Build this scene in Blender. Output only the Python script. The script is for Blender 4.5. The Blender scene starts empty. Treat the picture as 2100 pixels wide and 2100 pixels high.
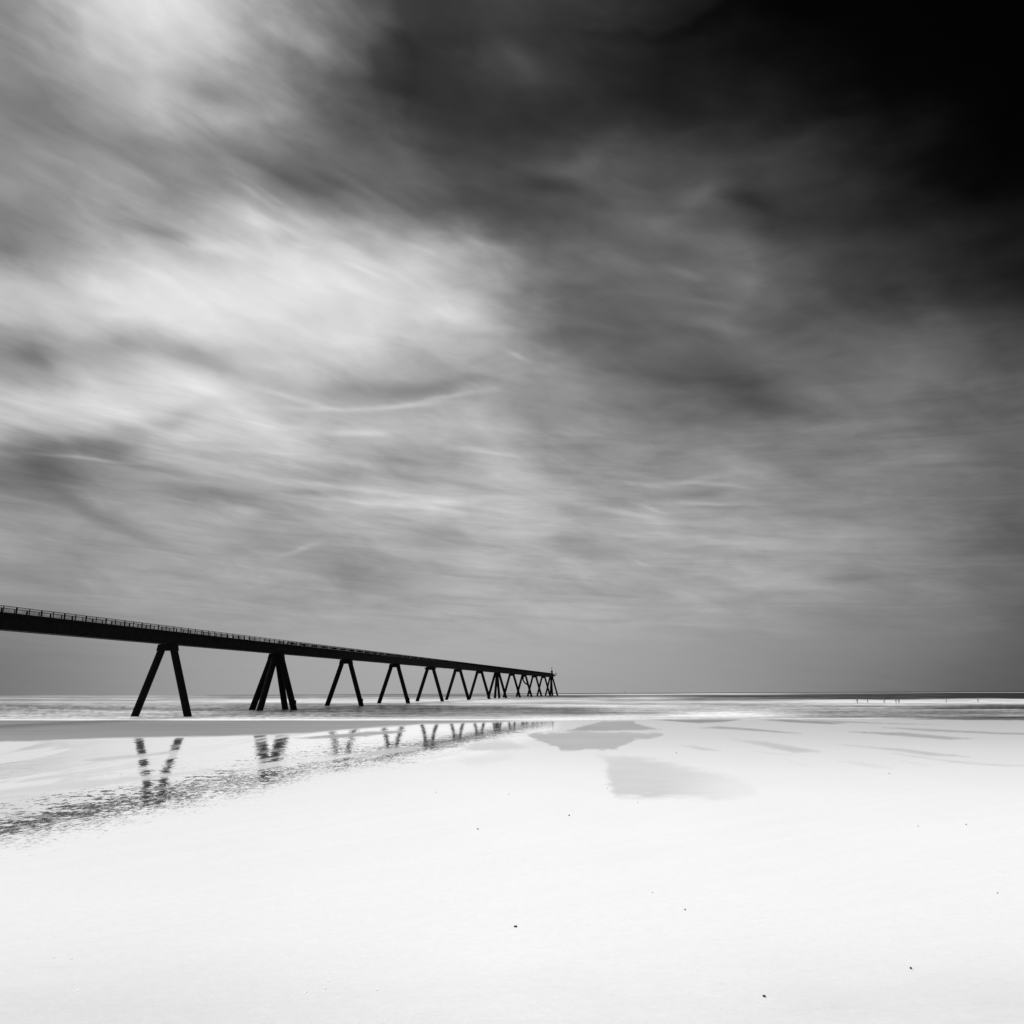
import bpy, bmesh, math, random
import numpy as np
from mathutils import Vector, Matrix

random.seed(7)
rng = np.random.default_rng(11)
scene = bpy.context.scene
col = scene.collection

# ------------------------------------------------------------------ survey: camera and picture geometry
F = 1550.0                      # focal length in units of the 2100 unit wide frame
CAM_H = 4.7
PITCH = math.atan(371.9 / F)
ROLL = 0.0045
_f = np.array([0, math.cos(PITCH), math.sin(PITCH)])
_u0 = np.array([0, -math.sin(PITCH), math.cos(PITCH)])
_r0 = np.array([1.0, 0, 0])
R_ = _r0 * math.cos(ROLL) - _u0 * math.sin(ROLL)
U_ = _u0 * math.cos(ROLL) + _r0 * math.sin(ROLL)


def ray(x, y):
    return R_ * ((x - 1050) / F) + U_ * ((1050 - y) / F) + _f


def project(X, Y, Z):
    Z = Z - CAM_H
    a = X * R_[0] + Y * R_[1] + Z * R_[2]
    b = X * U_[0] + Y * U_[1] + Z * U_[2]
    c = X * _f[0] + Y * _f[1] + Z * _f[2]
    c = np.maximum(c, 0.05)
    return 1050 + F * a / c, 1050 - F * b / c


def on_plane(x, y, z=0.0):
    d = ray(x, y)
    t = (z - CAM_H) / d[2]
    return np.array([d[0] * t, d[1] * t, z])


def sea_level(Y):
    t = np.clip((np.asarray(Y, float) - 175.0) / 560.0, 0, 1)
    return 0.004 + 2.2 * t * (1.6 - 0.6 * t)


def on_sea(x, y):
    p = on_plane(x, y, 0.004)
    for _ in range(60):
        z = float(sea_level(p[1]))
        q = on_plane(x, y, z)
        p = 0.5 * (p + q)
    p[2] = float(sea_level(p[1]))
    return p


def lin(d):
    d = np.asarray(d, float) / 255.0
    return np.where(d <= 0.04045, d / 12.92, ((d + 0.055) / 1.055) ** 2.4)


# ------------------------------------------------------------------ numpy noise
def vnoise(x, y, seed):
    g = np.random.default_rng(seed).random((256, 256))
    xi = np.floor(x).astype(int); yi = np.floor(y).astype(int)
    fx = x - xi; fy = y - yi
    fx = fx * fx * fx * (fx * (fx * 6 - 15) + 10); fy = fy * fy * fy * (fy * (fy * 6 - 15) + 10)
    a = g[xi % 256, yi % 256]; b = g[(xi + 1) % 256, yi % 256]
    c = g[xi % 256, (yi + 1) % 256]; d = g[(xi + 1) % 256, (yi + 1) % 256]
    return (a * (1 - fx) + b * fx) * (1 - fy) + (c * (1 - fx) + d * fx) * fy


def fbm(x, y, seed, octs=4, gain=0.5):
    s = 0; a = 1; t = 0
    for k in range(octs):
        s = s + a * vnoise(x * 2 ** k + 17.3 * k, y * 2 ** k + 9.1 * k, seed + k)
        t += a; a *= gain
    return s / t


def sstep(a, b, x):
    t = np.clip((x - a) / (b - a), 0, 1)
    return t * t * (3 - 2 * t)


# ------------------------------------------------------------------ object helpers
def link(o, parent=None):
    col.objects.link(o)
    if parent is not None:
        o.parent = parent
    return o


def tag(o, label=None, cat=None, group=None, kind=None):
    if label: o["label"] = label
    if cat: o["category"] = cat
    if group: o["group"] = group
    if kind: o["kind"] = kind
    return o


def empty(name, loc):
    o = bpy.data.objects.new(name, None)
    o.location = loc
    o.empty_display_size = 0.3
    return link(o)


class MB:
    def __init__(self):
        self.v = []; self.f = []; self.smooth = []

    def add(self, vs, fs, smooth=False):
        b = len(self.v)
        self.v += [tuple(p) for p in vs]
        for f in fs:
            self.f.append([b + i for i in f]); self.smooth.append(smooth)

    def frame_box(self, c, ax, ay, az, hx, hy, hz, taper=1.0):
        c = np.array(c, float); ax = np.array(ax, float); ay = np.array(ay, float); az = np.array(az, float)
        vs = []
        for sz in (-1, 1):
            k = taper if sz > 0 else 1.0
            for sx, sy in ((-1, -1), (1, -1), (1, 1), (-1, 1)):
                vs.append(c + ax * sx * hx * k + ay * sy * hy * k + az * sz * hz)
        self.add(vs, [(3, 2, 1, 0), (4, 5, 6, 7), (0, 1, 5, 4), (1, 2, 6, 5), (2, 3, 7, 6), (3, 0, 4, 7)])

    def tube(self, p, q, r0, r1=None, n=16, smooth=True, caps=True):
        p = np.array(p, float); q = np.array(q, float)
        r1 = r0 if r1 is None else r1
        d = q - p; d = d / np.linalg.norm(d)
        h = np.array([0, 0, 1.0]) if abs(d[2]) < 0.95 else np.array([1.0, 0, 0])
        a = np.cross(d, h); a /= np.linalg.norm(a); b = np.cross(d, a)
        vs = []
        for c, r in ((p, r0), (q, r1)):
            for k in range(n):
                t = 2 * math.pi * k / n
                vs.append(c + a * math.cos(t) * r + b * math.sin(t) * r)
        fs = [(k, (k + 1) % n, n + (k + 1) % n, n + k) for k in range(n)]
        self.add(vs, fs, smooth)
        if caps:
            self.add(vs[:n], [tuple(range(n - 1, -1, -1))]); self.add(vs[n:], [tuple(range(n))])

    def path(self, pts, r, n=12):
        for a, b in zip(pts[:-1], pts[1:]):
            self.tube(a, b, r, r, n)

    def lathe(self, base, prof, n=16):
        base = np.array(base, float); vs = []
        for r, z in prof:
            for k in range(n):
                t = 2 * math.pi * k / n
                vs.append(base + np.array([r * math.cos(t), r * math.sin(t), z]))
        fs = []
        for i in range(len(prof) - 1):
            for k in range(n):
                fs.append((i * n + k, i * n + (k + 1) % n, (i + 1) * n + (k + 1) % n, (i + 1) * n + k))
        fs.append(tuple(range(n - 1, -1, -1))); fs.append(tuple((len(prof) - 1) * n + k for k in range(n)))
        self.add(vs, fs, True)

    def build(self, name, mat, parent=None, origin=None):
        me = bpy.data.meshes.new(name)
        o_ = np.array(origin if origin is not None else (0, 0, 0), float)
        me.from_pydata([tuple(np.array(p) - o_) for p in self.v], [], self.f)
        me.polygons.foreach_set("use_smooth", self.smooth)
        bm = bmesh.new(); bm.from_mesh(me)
        bmesh.ops.recalc_face_normals(bm, faces=bm.faces)
        bm.to_mesh(me); bm.free()
        me.materials.append(mat)
        o = bpy.data.objects.new(name, me)
        return link(o, parent)


def grid_mesh(name, X, Y, Z, attrs, mat):
    nr, nc = X.shape
    me = bpy.data.meshes.new(name)
    co = np.stack([X, Y, Z], -1).reshape(-1, 3).astype(np.float32)
    me.vertices.add(nr * nc)
    me.vertices.foreach_set("co", co.ravel())
    i = np.arange(nr * nc).reshape(nr, nc)
    q = np.stack([i[:-1, :-1], i[:-1, 1:], i[1:, 1:], i[1:, :-1]], -1).reshape(-1, 4)
    n = len(q)
    me.loops.add(n * 4); me.polygons.add(n)
    me.loops.foreach_set("vertex_index", q.ravel().astype(np.int32))
    me.polygons.foreach_set("loop_start", (np.arange(n) * 4).astype(np.int32))
    me.update(calc_edges=True)
    me.polygons.foreach_set("use_smooth", np.ones(n, bool))
    for k, a in attrs.items():
        at = me.attributes.new(k, "FLOAT", "POINT")
        at.data.foreach_set("value", a.ravel().astype(np.float32))
    me.validate()
    # normals upward
    if me.polygons[0].normal.z < 0:
        me.flip_normals()
    me.materials.append(mat)
    o = bpy.data.objects.new(name, me)
    return link(o)


# ------------------------------------------------------------------ node helpers
class NT:
    def __init__(self, tree):
        self.t = tree; self.n = tree.nodes; self.n.clear()

    def new(self, kind, **kw):
        n = self.n.new(kind)
        for k, v in kw.items():
            setattr(n, k, v)
        return n

    def put(self, sock, v):
        if isinstance(v, bpy.types.NodeSocket):
            self.t.links.new(v, sock)
        else:
            sock.default_value = v

    def m(self, op, a, b=None, c=None, clamp=False):
        n = self.new("ShaderNodeMath", operation=op, use_clamp=clamp)
        self.put(n.inputs[0], a)
        if b is not None: self.put(n.inputs[1], b)
        if c is not None: self.put(n.inputs[2], c)
        return n.outputs[0]

    def mr(self, v, a, b, c=0.0, d=1.0, smooth=False):
        n = self.new("ShaderNodeMapRange")
        n.interpolation_type = "SMOOTHSTEP" if smooth else "LINEAR"
        n.clamp = True
        self.put(n.inputs["Value"], v)
        for k, x in zip(("From Min", "From Max", "To Min", "To Max"), (a, b, c, d)):
            self.put(n.inputs[k], x)
        return n.outputs["Result"]

    def xyz(self, x, y, z=0.0):
        n = self.new("ShaderNodeCombineXYZ")
        for i, v in enumerate((x, y, z)): self.put(n.inputs[i], v)
        return n.outputs[0]

    def noise(self, vec, scale, detail=3, rough=0.5, lac=2.0, color=False, dist=0.0):
        n = self.new("ShaderNodeTexNoise")
        n.noise_dimensions = "3D"
        self.put(n.inputs["Vector"], vec)
        n.inputs["Scale"].default_value = scale
        n.inputs["Detail"].default_value = detail
        n.inputs["Roughness"].default_value = rough
        n.inputs["Lacunarity"].default_value = lac
        n.inputs["Distortion"].default_value = dist
        return n.outputs["Color" if color else "Fac"]

    def attr(self, name):
        n = self.new("ShaderNodeAttribute"); n.attribute_name = name
        return n.outputs["Fac"]

    def vm(self, op, a, b=None):
        n = self.new("ShaderNodeVectorMath", operation=op)
        self.put(n.inputs[0], a)
        if b is not None: self.put(n.inputs[1], b)
        return n.outputs[0]

    def gray(self, v):
        n = self.new("ShaderNodeCombineColor")
        for i in range(3): self.put(n.inputs[i], v)
        return n.outputs[0]

    def jitter_normal(self, vec, sx, sy, amt):
        """normal tilted by noise slopes (a rippled film); amt scales both slopes"""
        c = self.vm("SUBTRACT", vec, (0.5, 0.5, 0.5))
        s = self.new("ShaderNodeSeparateXYZ"); self.put(s.inputs[0], c)
        d = self.xyz(self.m("MULTIPLY", self.m("MULTIPLY", s.outputs[0], sx), amt),
                     self.m("MULTIPLY", self.m("MULTIPLY", s.outputs[1], sy), amt), 0.0)
        g = self.new("ShaderNodeNewGeometry")
        return self.vm("NORMALIZE", self.vm("ADD", g.outputs["Normal"], d))


def material(name):
    m = bpy.data.materials.new(name); m.use_nodes = True
    return m, NT(m.node_tree)


def simple_mat(name, lo, hi, scale, rough):
    m, t = material(name)
    tc = t.new("ShaderNodeTexCoord")
    n = t.noise(tc.outputs["Object"], scale, 5, 0.6)
    p = t.new("ShaderNodeBsdfPrincipled")
    t.put(p.inputs["Base Color"], t.gray(t.mr(n, 0.3, 0.7, lo, hi)))
    p.inputs["Roughness"].default_value = rough
    p.inputs["Specular IOR Level"].default_value = 0.08
    o = t.new("ShaderNodeOutputMaterial")
    t.t.links.new(p.outputs[0], o.inputs[0])
    return m


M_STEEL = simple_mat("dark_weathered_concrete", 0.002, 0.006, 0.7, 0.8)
M_PEBBLE = simple_mat("dark_pebble", 0.02, 0.07, 40, 0.5)
M_STONE = simple_mat("grey_stone", 0.22, 0.34, 40, 0.5)
M_SHELL = simple_mat("white_shell", 0.85, 0.92, 40, 0.5)
M_SUIT = simple_mat("grey_wetsuit", 0.22, 0.36, 3, 0.6)
M_BUOY = simple_mat("dark_buoy", 0.03, 0.06, 2, 0.5)

EPI = 1.085      # light a level surface gets, over pi

# ------------------------------------------------------------------ SAND
DARK = []


def P7(pts):  # survey sheet: right beach
    return [(1150 + x * 0.47101, 1400 + y * 0.47101) for x, y in pts]


def P6(pts):
    return [(600 + x * 0.31056, 1420 + y * 0.31056) for x, y in pts]


def P5(pts):
    return [(50 + x * 0.31056, 1420 + y * 0.31056) for x, y in pts]


# outline, tone, softness, wobble
PATCHES = [
    (P5([(330, 455), (500, 425), (800, 405), (1000, 385), (1010, 393), (800, 425), (500, 456)]), 206, 3, 2),
    (P5([(-200, 650), (0, 622), (400, 582), (800, 548), (1250, 502), (1250, 516), (800, 580), (400, 640), (0, 662), (-200, 690)]), 216, 4, 3),
    (P6([(0, 302), (200, 285), (450, 262), (740, 250), (752, 254), (700, 268), (500, 290), (300, 302), (60, 308)]), 172, 2, 2),
    (P6([(400, 418), (560, 384), (800, 352), (875, 366), (700, 396), (550, 414)]), 203, 2.5, 2),
    (P6([(1100, 378), (1200, 342), (1330, 320), (1450, 325), (1565, 365), (1400, 378), (1200, 386)]), 214, 4, 4),
    (P6([(1090, 452), (1200, 424), (1400, 400), (1452, 412), (1440, 440), (1250, 474), (1150, 474)]), 230, 6, 4),
    (P7([(180, 168), (320, 166), (325, 176), (390, 195), (440, 203), (300, 207), (60, 210), (28, 208), (110, 186)]), 172, 1.6, 3),
    ([(1084, 1508), (1120, 1503), (1180, 1500), (1360, 1506), (1352, 1510), (1300, 1516), (1265, 1536), (1185, 1541), (1150, 1540), (1140, 1533)], 187, 2.6, 9),
    (P7([(150, 306), (260, 312), (500, 357), (700, 397), (810, 432), (860, 488), (700, 506), (500, 497), (240, 495), (208, 430), (200, 350)]), 214, 9, 12),
    (P7([(385, 161), (790, 159), (720, 170), (600, 176), (520, 170)]), 155, 1.2, 1),
    (P7([(850, 160), (960, 158), (1250, 177), (1180, 180), (1000, 172)]), 150, 1.3, 1),
    (P7([(600, 197), (680, 190), (860, 203), (1050, 222), (960, 218), (800, 206)]), 166, 2, 1.5),
    (P7([(1060, 161), (1300, 171), (1660, 184), (1500, 181), (1200, 172)]), 158, 1.2, 1),
    (P7([(1540, 159), (1910, 148), (2300, 142), (2300, 166), (1910, 163), (1700, 161)]), 110, 1.3, 1),
    (P7([(1400, 196), (1560, 200), (1910, 217), (2200, 228), (1910, 224), (1650, 213)]), 160, 2, 1.5),
    (P7([(1250, 214), (1500, 218), (1800, 244), (1700, 248), (1500, 233)]), 166, 2, 1.5),
    (P7([(740, 246), (900, 258), (1130, 300), (1020, 304), (860, 272)]), 197, 3.5, 2),
    (P7([(520, 274), (580, 277), (700, 298), (620, 293)]), 203, 2.5, 2),
    (P7([(1210, 269), (1480, 287), (1780, 324), (1600, 316), (1480, 299)]), 194, 3, 2),
    (P7([(1440, 307), (1700, 339), (1910, 357), (2200, 368), (1910, 362), (1700, 347)]), 205, 3, 2),
    (P7([(1200, 340), (1320, 347), (1440, 373), (1330, 362)]), 218, 4, 2),
    (P7([(830, 297), (1010, 316), (900, 308)]), 214, 3, 2),
    (P7([(990, 339), (1110, 369), (1050, 360)]), 222, 3, 2),
    (P7([(1480, 341), (1620, 360), (1560, 356)]), 214, 3, 2),
]


def poly_sd(px, py, poly):
    """signed distance to an outline (positive inside)"""
    n = len(poly); d = np.full(px.shape, 1e9); ins = np.zeros(px.shape, bool)
    for i in range(n):
        x0, y0 = poly[i]; x1, y1 = poly[(i + 1) % n]
        ex, ey = x1 - x0, y1 - y0
        t = np.clip(((px - x0) * ex + (py - y0) * ey) / (ex * ex + ey * ey + 1e-9), 0, 1)
        d = np.minimum(d, np.hypot(px - x0 - t * ex, py - y0 - t * ey))
        c = ((y0 > py) != (y1 > py)) & (px < (x1 - x0) * (py - y0) / (y1 - y0 + 1e-12) + x0)
        ins ^= c
    return np.where(ins, d, -d)


def build_sand():
    cols = np.concatenate([np.linspace(-9000, -500, 14), np.linspace(-450, -120, 12), np.arange(-100, 2201, 2.5), np.linspace(2230, 2600, 12), np.linspace(2900, 11000, 14)])
    vs = np.concatenate([np.arange(34, 48, 2.0), np.arange(48, 330, 1.15), np.arange(330, 780, 3.5)])
    s = (cols - 1050) / (F * 1.028)
    Yd = CAM_H * F * 1.0285 / vs * 1.0
    Yd = np.concatenate([Yd, [8.0, 4.0, 0.0, -10, -40, -150, -500]])
    YY = np.repeat(Yd[:, None], len(s), 1)
    XX = s[None, :] * np.maximum(YY, Yd[len(vs) - 1])
    dep = np.clip((YY - 165.0) / 70.0, 0, 1)
    ZZ = -1.2 * dep
    near = YY > 6
    px, py = project(XX, np.maximum(YY, 6.0), np.zeros_like(YY))
    # --- sand tone: wetter and drier, with lens vignetting painted into the foreground, as a display value
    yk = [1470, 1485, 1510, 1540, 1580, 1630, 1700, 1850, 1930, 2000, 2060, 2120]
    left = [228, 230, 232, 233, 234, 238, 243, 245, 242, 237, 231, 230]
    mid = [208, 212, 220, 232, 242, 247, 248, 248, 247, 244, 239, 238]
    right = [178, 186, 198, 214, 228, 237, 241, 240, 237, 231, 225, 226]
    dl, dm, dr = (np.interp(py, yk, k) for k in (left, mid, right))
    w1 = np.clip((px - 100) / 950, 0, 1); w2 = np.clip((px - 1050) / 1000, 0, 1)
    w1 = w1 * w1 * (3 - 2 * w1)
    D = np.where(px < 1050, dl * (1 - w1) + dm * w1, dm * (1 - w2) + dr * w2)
    # patchy break-up of the painted foreground vignette, then wind and swash streaks
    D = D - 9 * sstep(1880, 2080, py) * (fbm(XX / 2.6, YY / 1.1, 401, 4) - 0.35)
    st = fbm(px / 260, (py + 0.16 * px) / 7, 3, 4) - 0.5
    D = D + st * 4 * sstep(1500, 1700, py) * (1 - 0.5 * sstep(1700, 1900, py))
    # grey moist band along the waterline, left half
    yt = np.interp(px, [-400, -100, 50, 250, 420, 560, 640, 700, 755, 817, 864, 1004, 1080], [1532, 1523, 1519, 1513, 1510, 1506, 1502, 1496, 1492, 1488, 1484, 1480.5, 1478])
    wob = (fbm(px / 45, py / 8, 5, 3) - 0.5)
    band = sstep(-3.0, 2.5, yt - py + 3 * wob) * (1 - sstep(1010, 1090, px))
    bt = 148 + 14 * (fbm(px / 300, py / 2.2, 8, 3) - 0.5) + 16 * sstep(350, 900, px) + 8 * sstep(1485, 1515, py)
    D = D * (1 - band) + bt * band
    # --- mirror film
    yb = np.interp(px, [-500, -100, 50, 180, 300, 420, 520, 650, 800, 900, 1000, 1080, 1145, 1200],
                   [1900, 1790, 1752, 1725, 1700, 1670, 1648, 1606, 1584, 1560, 1545, 1527, 1508, 1495])
    e1 = fbm(px / 90, (py + 0.17 * px) / 9, 21, 4) - 0.5
    film = sstep(0.0, 4.0, py - yt + 3 * wob) * sstep(-10, 26, yb - py + 55 * e1) * (1 - sstep(1115, 1160, px + 18 * e1))
    strk = fbm(px / 210, (py + 0.17 * px) / 15, 31, 4)
    gaps = sstep(0.34, 0.46, strk)
    gaps = np.maximum(gaps, sstep(700, 860, px))
    gaps = np.maximum(gaps, sstep(-135, -90, py - yb) * (1 - sstep(420, 560, px)))
    fine = fbm(px / 40, (py + 0.15 * px) / 3.2, 41, 4)
    depth = sstep(-70, 0, py - yb)          # 0 in the pool, 1 at its ragged shore
    mir = film * (0.25 + 0.75 * gaps) * (1 - 0.25 * sstep(0.5, 0.3, fine))
    shore = sstep(-0.62, 0.1, (py - yb) / np.clip(yb - yt, 12, 400)) * (1 - 0.55 * sstep(780, 950, px)) * (1 - 0.85 * sstep(-130, -60, py - np.interp(px, [0, 50, 250, 420], [1700, 1690, 1650, 1600])) * (1 - sstep(-10, 25, py - np.interp(px, [0, 50, 250, 420], [1700, 1690, 1655, 1610]))) * (1 - sstep(250, 480, px)))
    rip = 0.46 * (1 - 0.76 * sstep(650, 900, px)) + 0.9 * sstep(-110, -20, py - yb) * (1 - 0.8 * sstep(700, 950, px)) + 0.6 * sstep(0.45, 0.7, vnoise(px / 300, (py + .17 * px) / 22, 55)) * (1 - 0.8 * sstep(700, 950, px))
    for pi, (poly, tone, soft, wb) in enumerate(PATCHES):
        x0 = min(p[0] for p in poly) - 30; x1 = max(p[0] for p in poly) + 30
        y0 = min(p[1] for p in poly) - 20; y1 = max(p[1] for p in poly) + 20
        k = (px > x0) & (px < x1) & (py > y0) & (py < y1)
        if not k.any():
            continue
        ax, ay = px[k], py[k]
        ww = fbm(ax / (46 if pi in (7, 8) else 28), ay / (7.0 if pi in (7, 8) else 4.0), int(tone) + 77, 5, 0.6) - 0.5
        sd = poly_sd(ax, ay, poly) + wb * 1.6 * ww
        a = sstep(-soft, soft, sd) * (0.82 + 0.36 * fbm(ax / 120, ay / 9, pi + 301, 3))
        if pi == 8:      # the big pale patch dries out towards its right end
            a = a * (1 - 0.75 * sstep(1340, 1545, ax + 40 * ww)) * sstep(1542, 1560, ay + 10 * ww)
        D[k] = D[k] * (1 - a) + tone * a
        mir[k] = mir[k] * (1 - a * 0.9)
    mir = np.where(near, mir, 0.0)
    D = np.where(near, D, 236.0)
    # faint footprints and swash marks
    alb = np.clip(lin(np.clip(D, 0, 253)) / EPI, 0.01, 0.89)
    m, t = material("wet_beach_sand")
    tc = t.new("ShaderNodeTexCoord"); ob = tc.outputs["Object"]
    grain = t.noise(ob, 24.0, 4, 0.75)
    swash = t.noise(t.vm("MULTIPLY", ob, (1.7, 3.0, 1)), 2.4, 6, 0.66, dist=1.2)
    mott = t.noise(t.vm("MULTIPLY", ob, (0.25, 0.12, 1)), 1.0, 4, 0.5)
    k = t.m("ADD", t.mr(grain, 0.25, 0.75, -0.07, 0.07), t.m("ADD", t.mr(swash, 0.3, 0.7, -0.035, 0.035), t.mr(mott, 0.3, 0.7, -0.008, 0.008)))
    alb_s = t.m("MULTIPLY", t.attr("tone"), t.m("ADD", 1.0, k))
    df = t.new("ShaderNodeBsdfDiffuse"); t.put(df.inputs["Color"], t.gray(alb_s))
    df.inputs["Roughness"].default_value = 0.3
    nv = t.noise(t.vm("MULTIPLY", ob, (2.0, 1.2, 1)), 1.8, 5, 0.66, color=True)
    nlow = t.noise(t.vm("MULTIPLY", ob, (0.35, 0.9, 1)), 1.0, 2, 0.5, color=True)
    nmix = t.vm("ADD", nv, t.vm("MULTIPLY", t.vm("SUBTRACT", nlow, (0.5, 0.5, 0.5)), (1.0, 0.35, 0)))
    nrm = t.jitter_normal(nmix, 0.065, 0.075, t.attr("ripple"))
    gl = t.new("ShaderNodeBsdfGlossy"); gl.distribution = "GGX"
    t.put(gl.inputs["Color"], (2.35, 2.35, 2.35, 1)); gl.inputs["Roughness"].default_value = 0.045
    t.put(gl.inputs["Normal"], nrm)
    mx = t.new("ShaderNodeMixShader")
    so_ = t.new("ShaderNodeSeparateXYZ"); t.put(so_.inputs[0], ob)
    along = t.m("ADD", t.m("MULTIPLY", so_.outputs[0], 0.31), t.m("MULTIPLY", so_.outputs[1], 0.95))
    cross = t.m("SUBTRACT", t.m("MULTIPLY", so_.outputs[0], 0.95), t.m("MULTIPLY", so_.outputs[1], 0.31))
    brk = t.noise(t.xyz(t.m("MULTIPLY", cross, 5.2), t.m("MULTIPLY", along, 2.0)), 1.5, 6, 0.70)
    sh = t.attr("shore")
    thr = t.m("ADD", 0.17, t.m("MULTIPLY", sh, 0.38))
    keep = t.mr(brk, thr, t.m("ADD", thr, 0.16), 0.0, 1.0, True)
    t.put(mx.inputs[0], t.m("MULTIPLY", t.m("MULTIPLY", t.attr("film"), keep), 0.95))
    t.t.links.new(df.outputs[0], mx.inputs[1]); t.t.links.new(gl.outputs[0], mx.inputs[2])
    o = t.new("ShaderNodeOutputMaterial"); t.t.links.new(mx.outputs[0], o.inputs[0])
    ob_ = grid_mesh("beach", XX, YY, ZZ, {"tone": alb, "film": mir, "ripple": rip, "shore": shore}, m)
    tag(ob_, kind="structure")


# ------------------------------------------------------------------ SEA
SEA = {  # display tones: foam and water, with pier-foot shadow and dark wave faces painted in
    50: [(1426.4, 140), (1429, 120), (1431.6, 158), (1435, 125), (1439.5, 165), (1442.6, 150), (1447.7, 125), (1458, 138), (1465, 160), (1470.5, 182), (1475.7, 195), (1477.4, 212)],
    330: [(1425.3, 140), (1428, 135), (1432, 140), (1434, 165), (1437, 150), (1439.5, 188), (1442, 170), (1446, 150), (1455, 138), (1462, 162), (1466, 150), (1472, 185), (1477, 230)],
    560: [(1425.6, 108), (1428, 135), (1430, 120), (1434, 195), (1439.4, 205), (1442.5, 150), (1449.7, 115), (1460, 104), (1466.3, 148), (1472.5, 190), (1476.7, 235)],
    800: [(1424.3, 105), (1426.4, 138), (1428, 110), (1432, 160), (1437, 192), (1440.5, 182), (1443.5, 150), (1447.7, 88), (1454, 94), (1462, 104), (1468, 125), (1472.5, 180), (1476.7, 232)],
    1000: [(1423.2, 92), (1424.8, 130), (1427, 112), (1432, 165), (1436, 195), (1442, 200), (1446, 160), (1450, 110), (1455.7, 118), (1462, 124), (1470, 162), (1477, 228)],
    1150: [(1422.7, 82), (1424.4, 200), (1427, 68), (1431.7, 150), (1437, 210), (1441.7, 150), (1446, 205), (1451.6, 130), (1458, 112), (1463.4, 130), (1469.8, 200), (1474, 215), (1477, 235)],
    1320: [(1421.9, 88), (1423.6, 205), (1427, 108), (1432.6, 205), (1435.3, 140), (1440, 210), (1444.4, 150), (1447, 215), (1452.5, 180), (1460, 165), (1462.5, 160), (1468, 205), (1472.5, 200), (1476, 215)],
    1480: [(1421.1, 84), (1422.6, 222), (1426.3, 68), (1433.5, 128), (1437, 150), (1440, 205), (1444.4, 150), (1450, 180), (1456, 185), (1461.6, 225), (1470.7, 220), (1473, 160), (1474.7, 230)],
    1750: [(1420.0, 72), (1421.1, 160), (1422.6, 100), (1426.3, 72), (1433.5, 78), (1435.3, 190), (1440, 207), (1445.3, 195), (1447.5, 140), (1452.5, 160), (1459.8, 145), (1465, 160), (1470.3, 120), (1472.5, 195), (1477, 190)],
    2030: [(1418.7, 58), (1419.9, 180), (1421.2, 62), (1431.7, 62), (1433.5, 200), (1443.5, 205), (1446.6, 122), (1449, 112), (1453, 74), (1454.4, 150), (1461.6, 120), (1468, 150), (1470.3, 110), (1476, 104), (1477.5, 180)],
}


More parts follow.
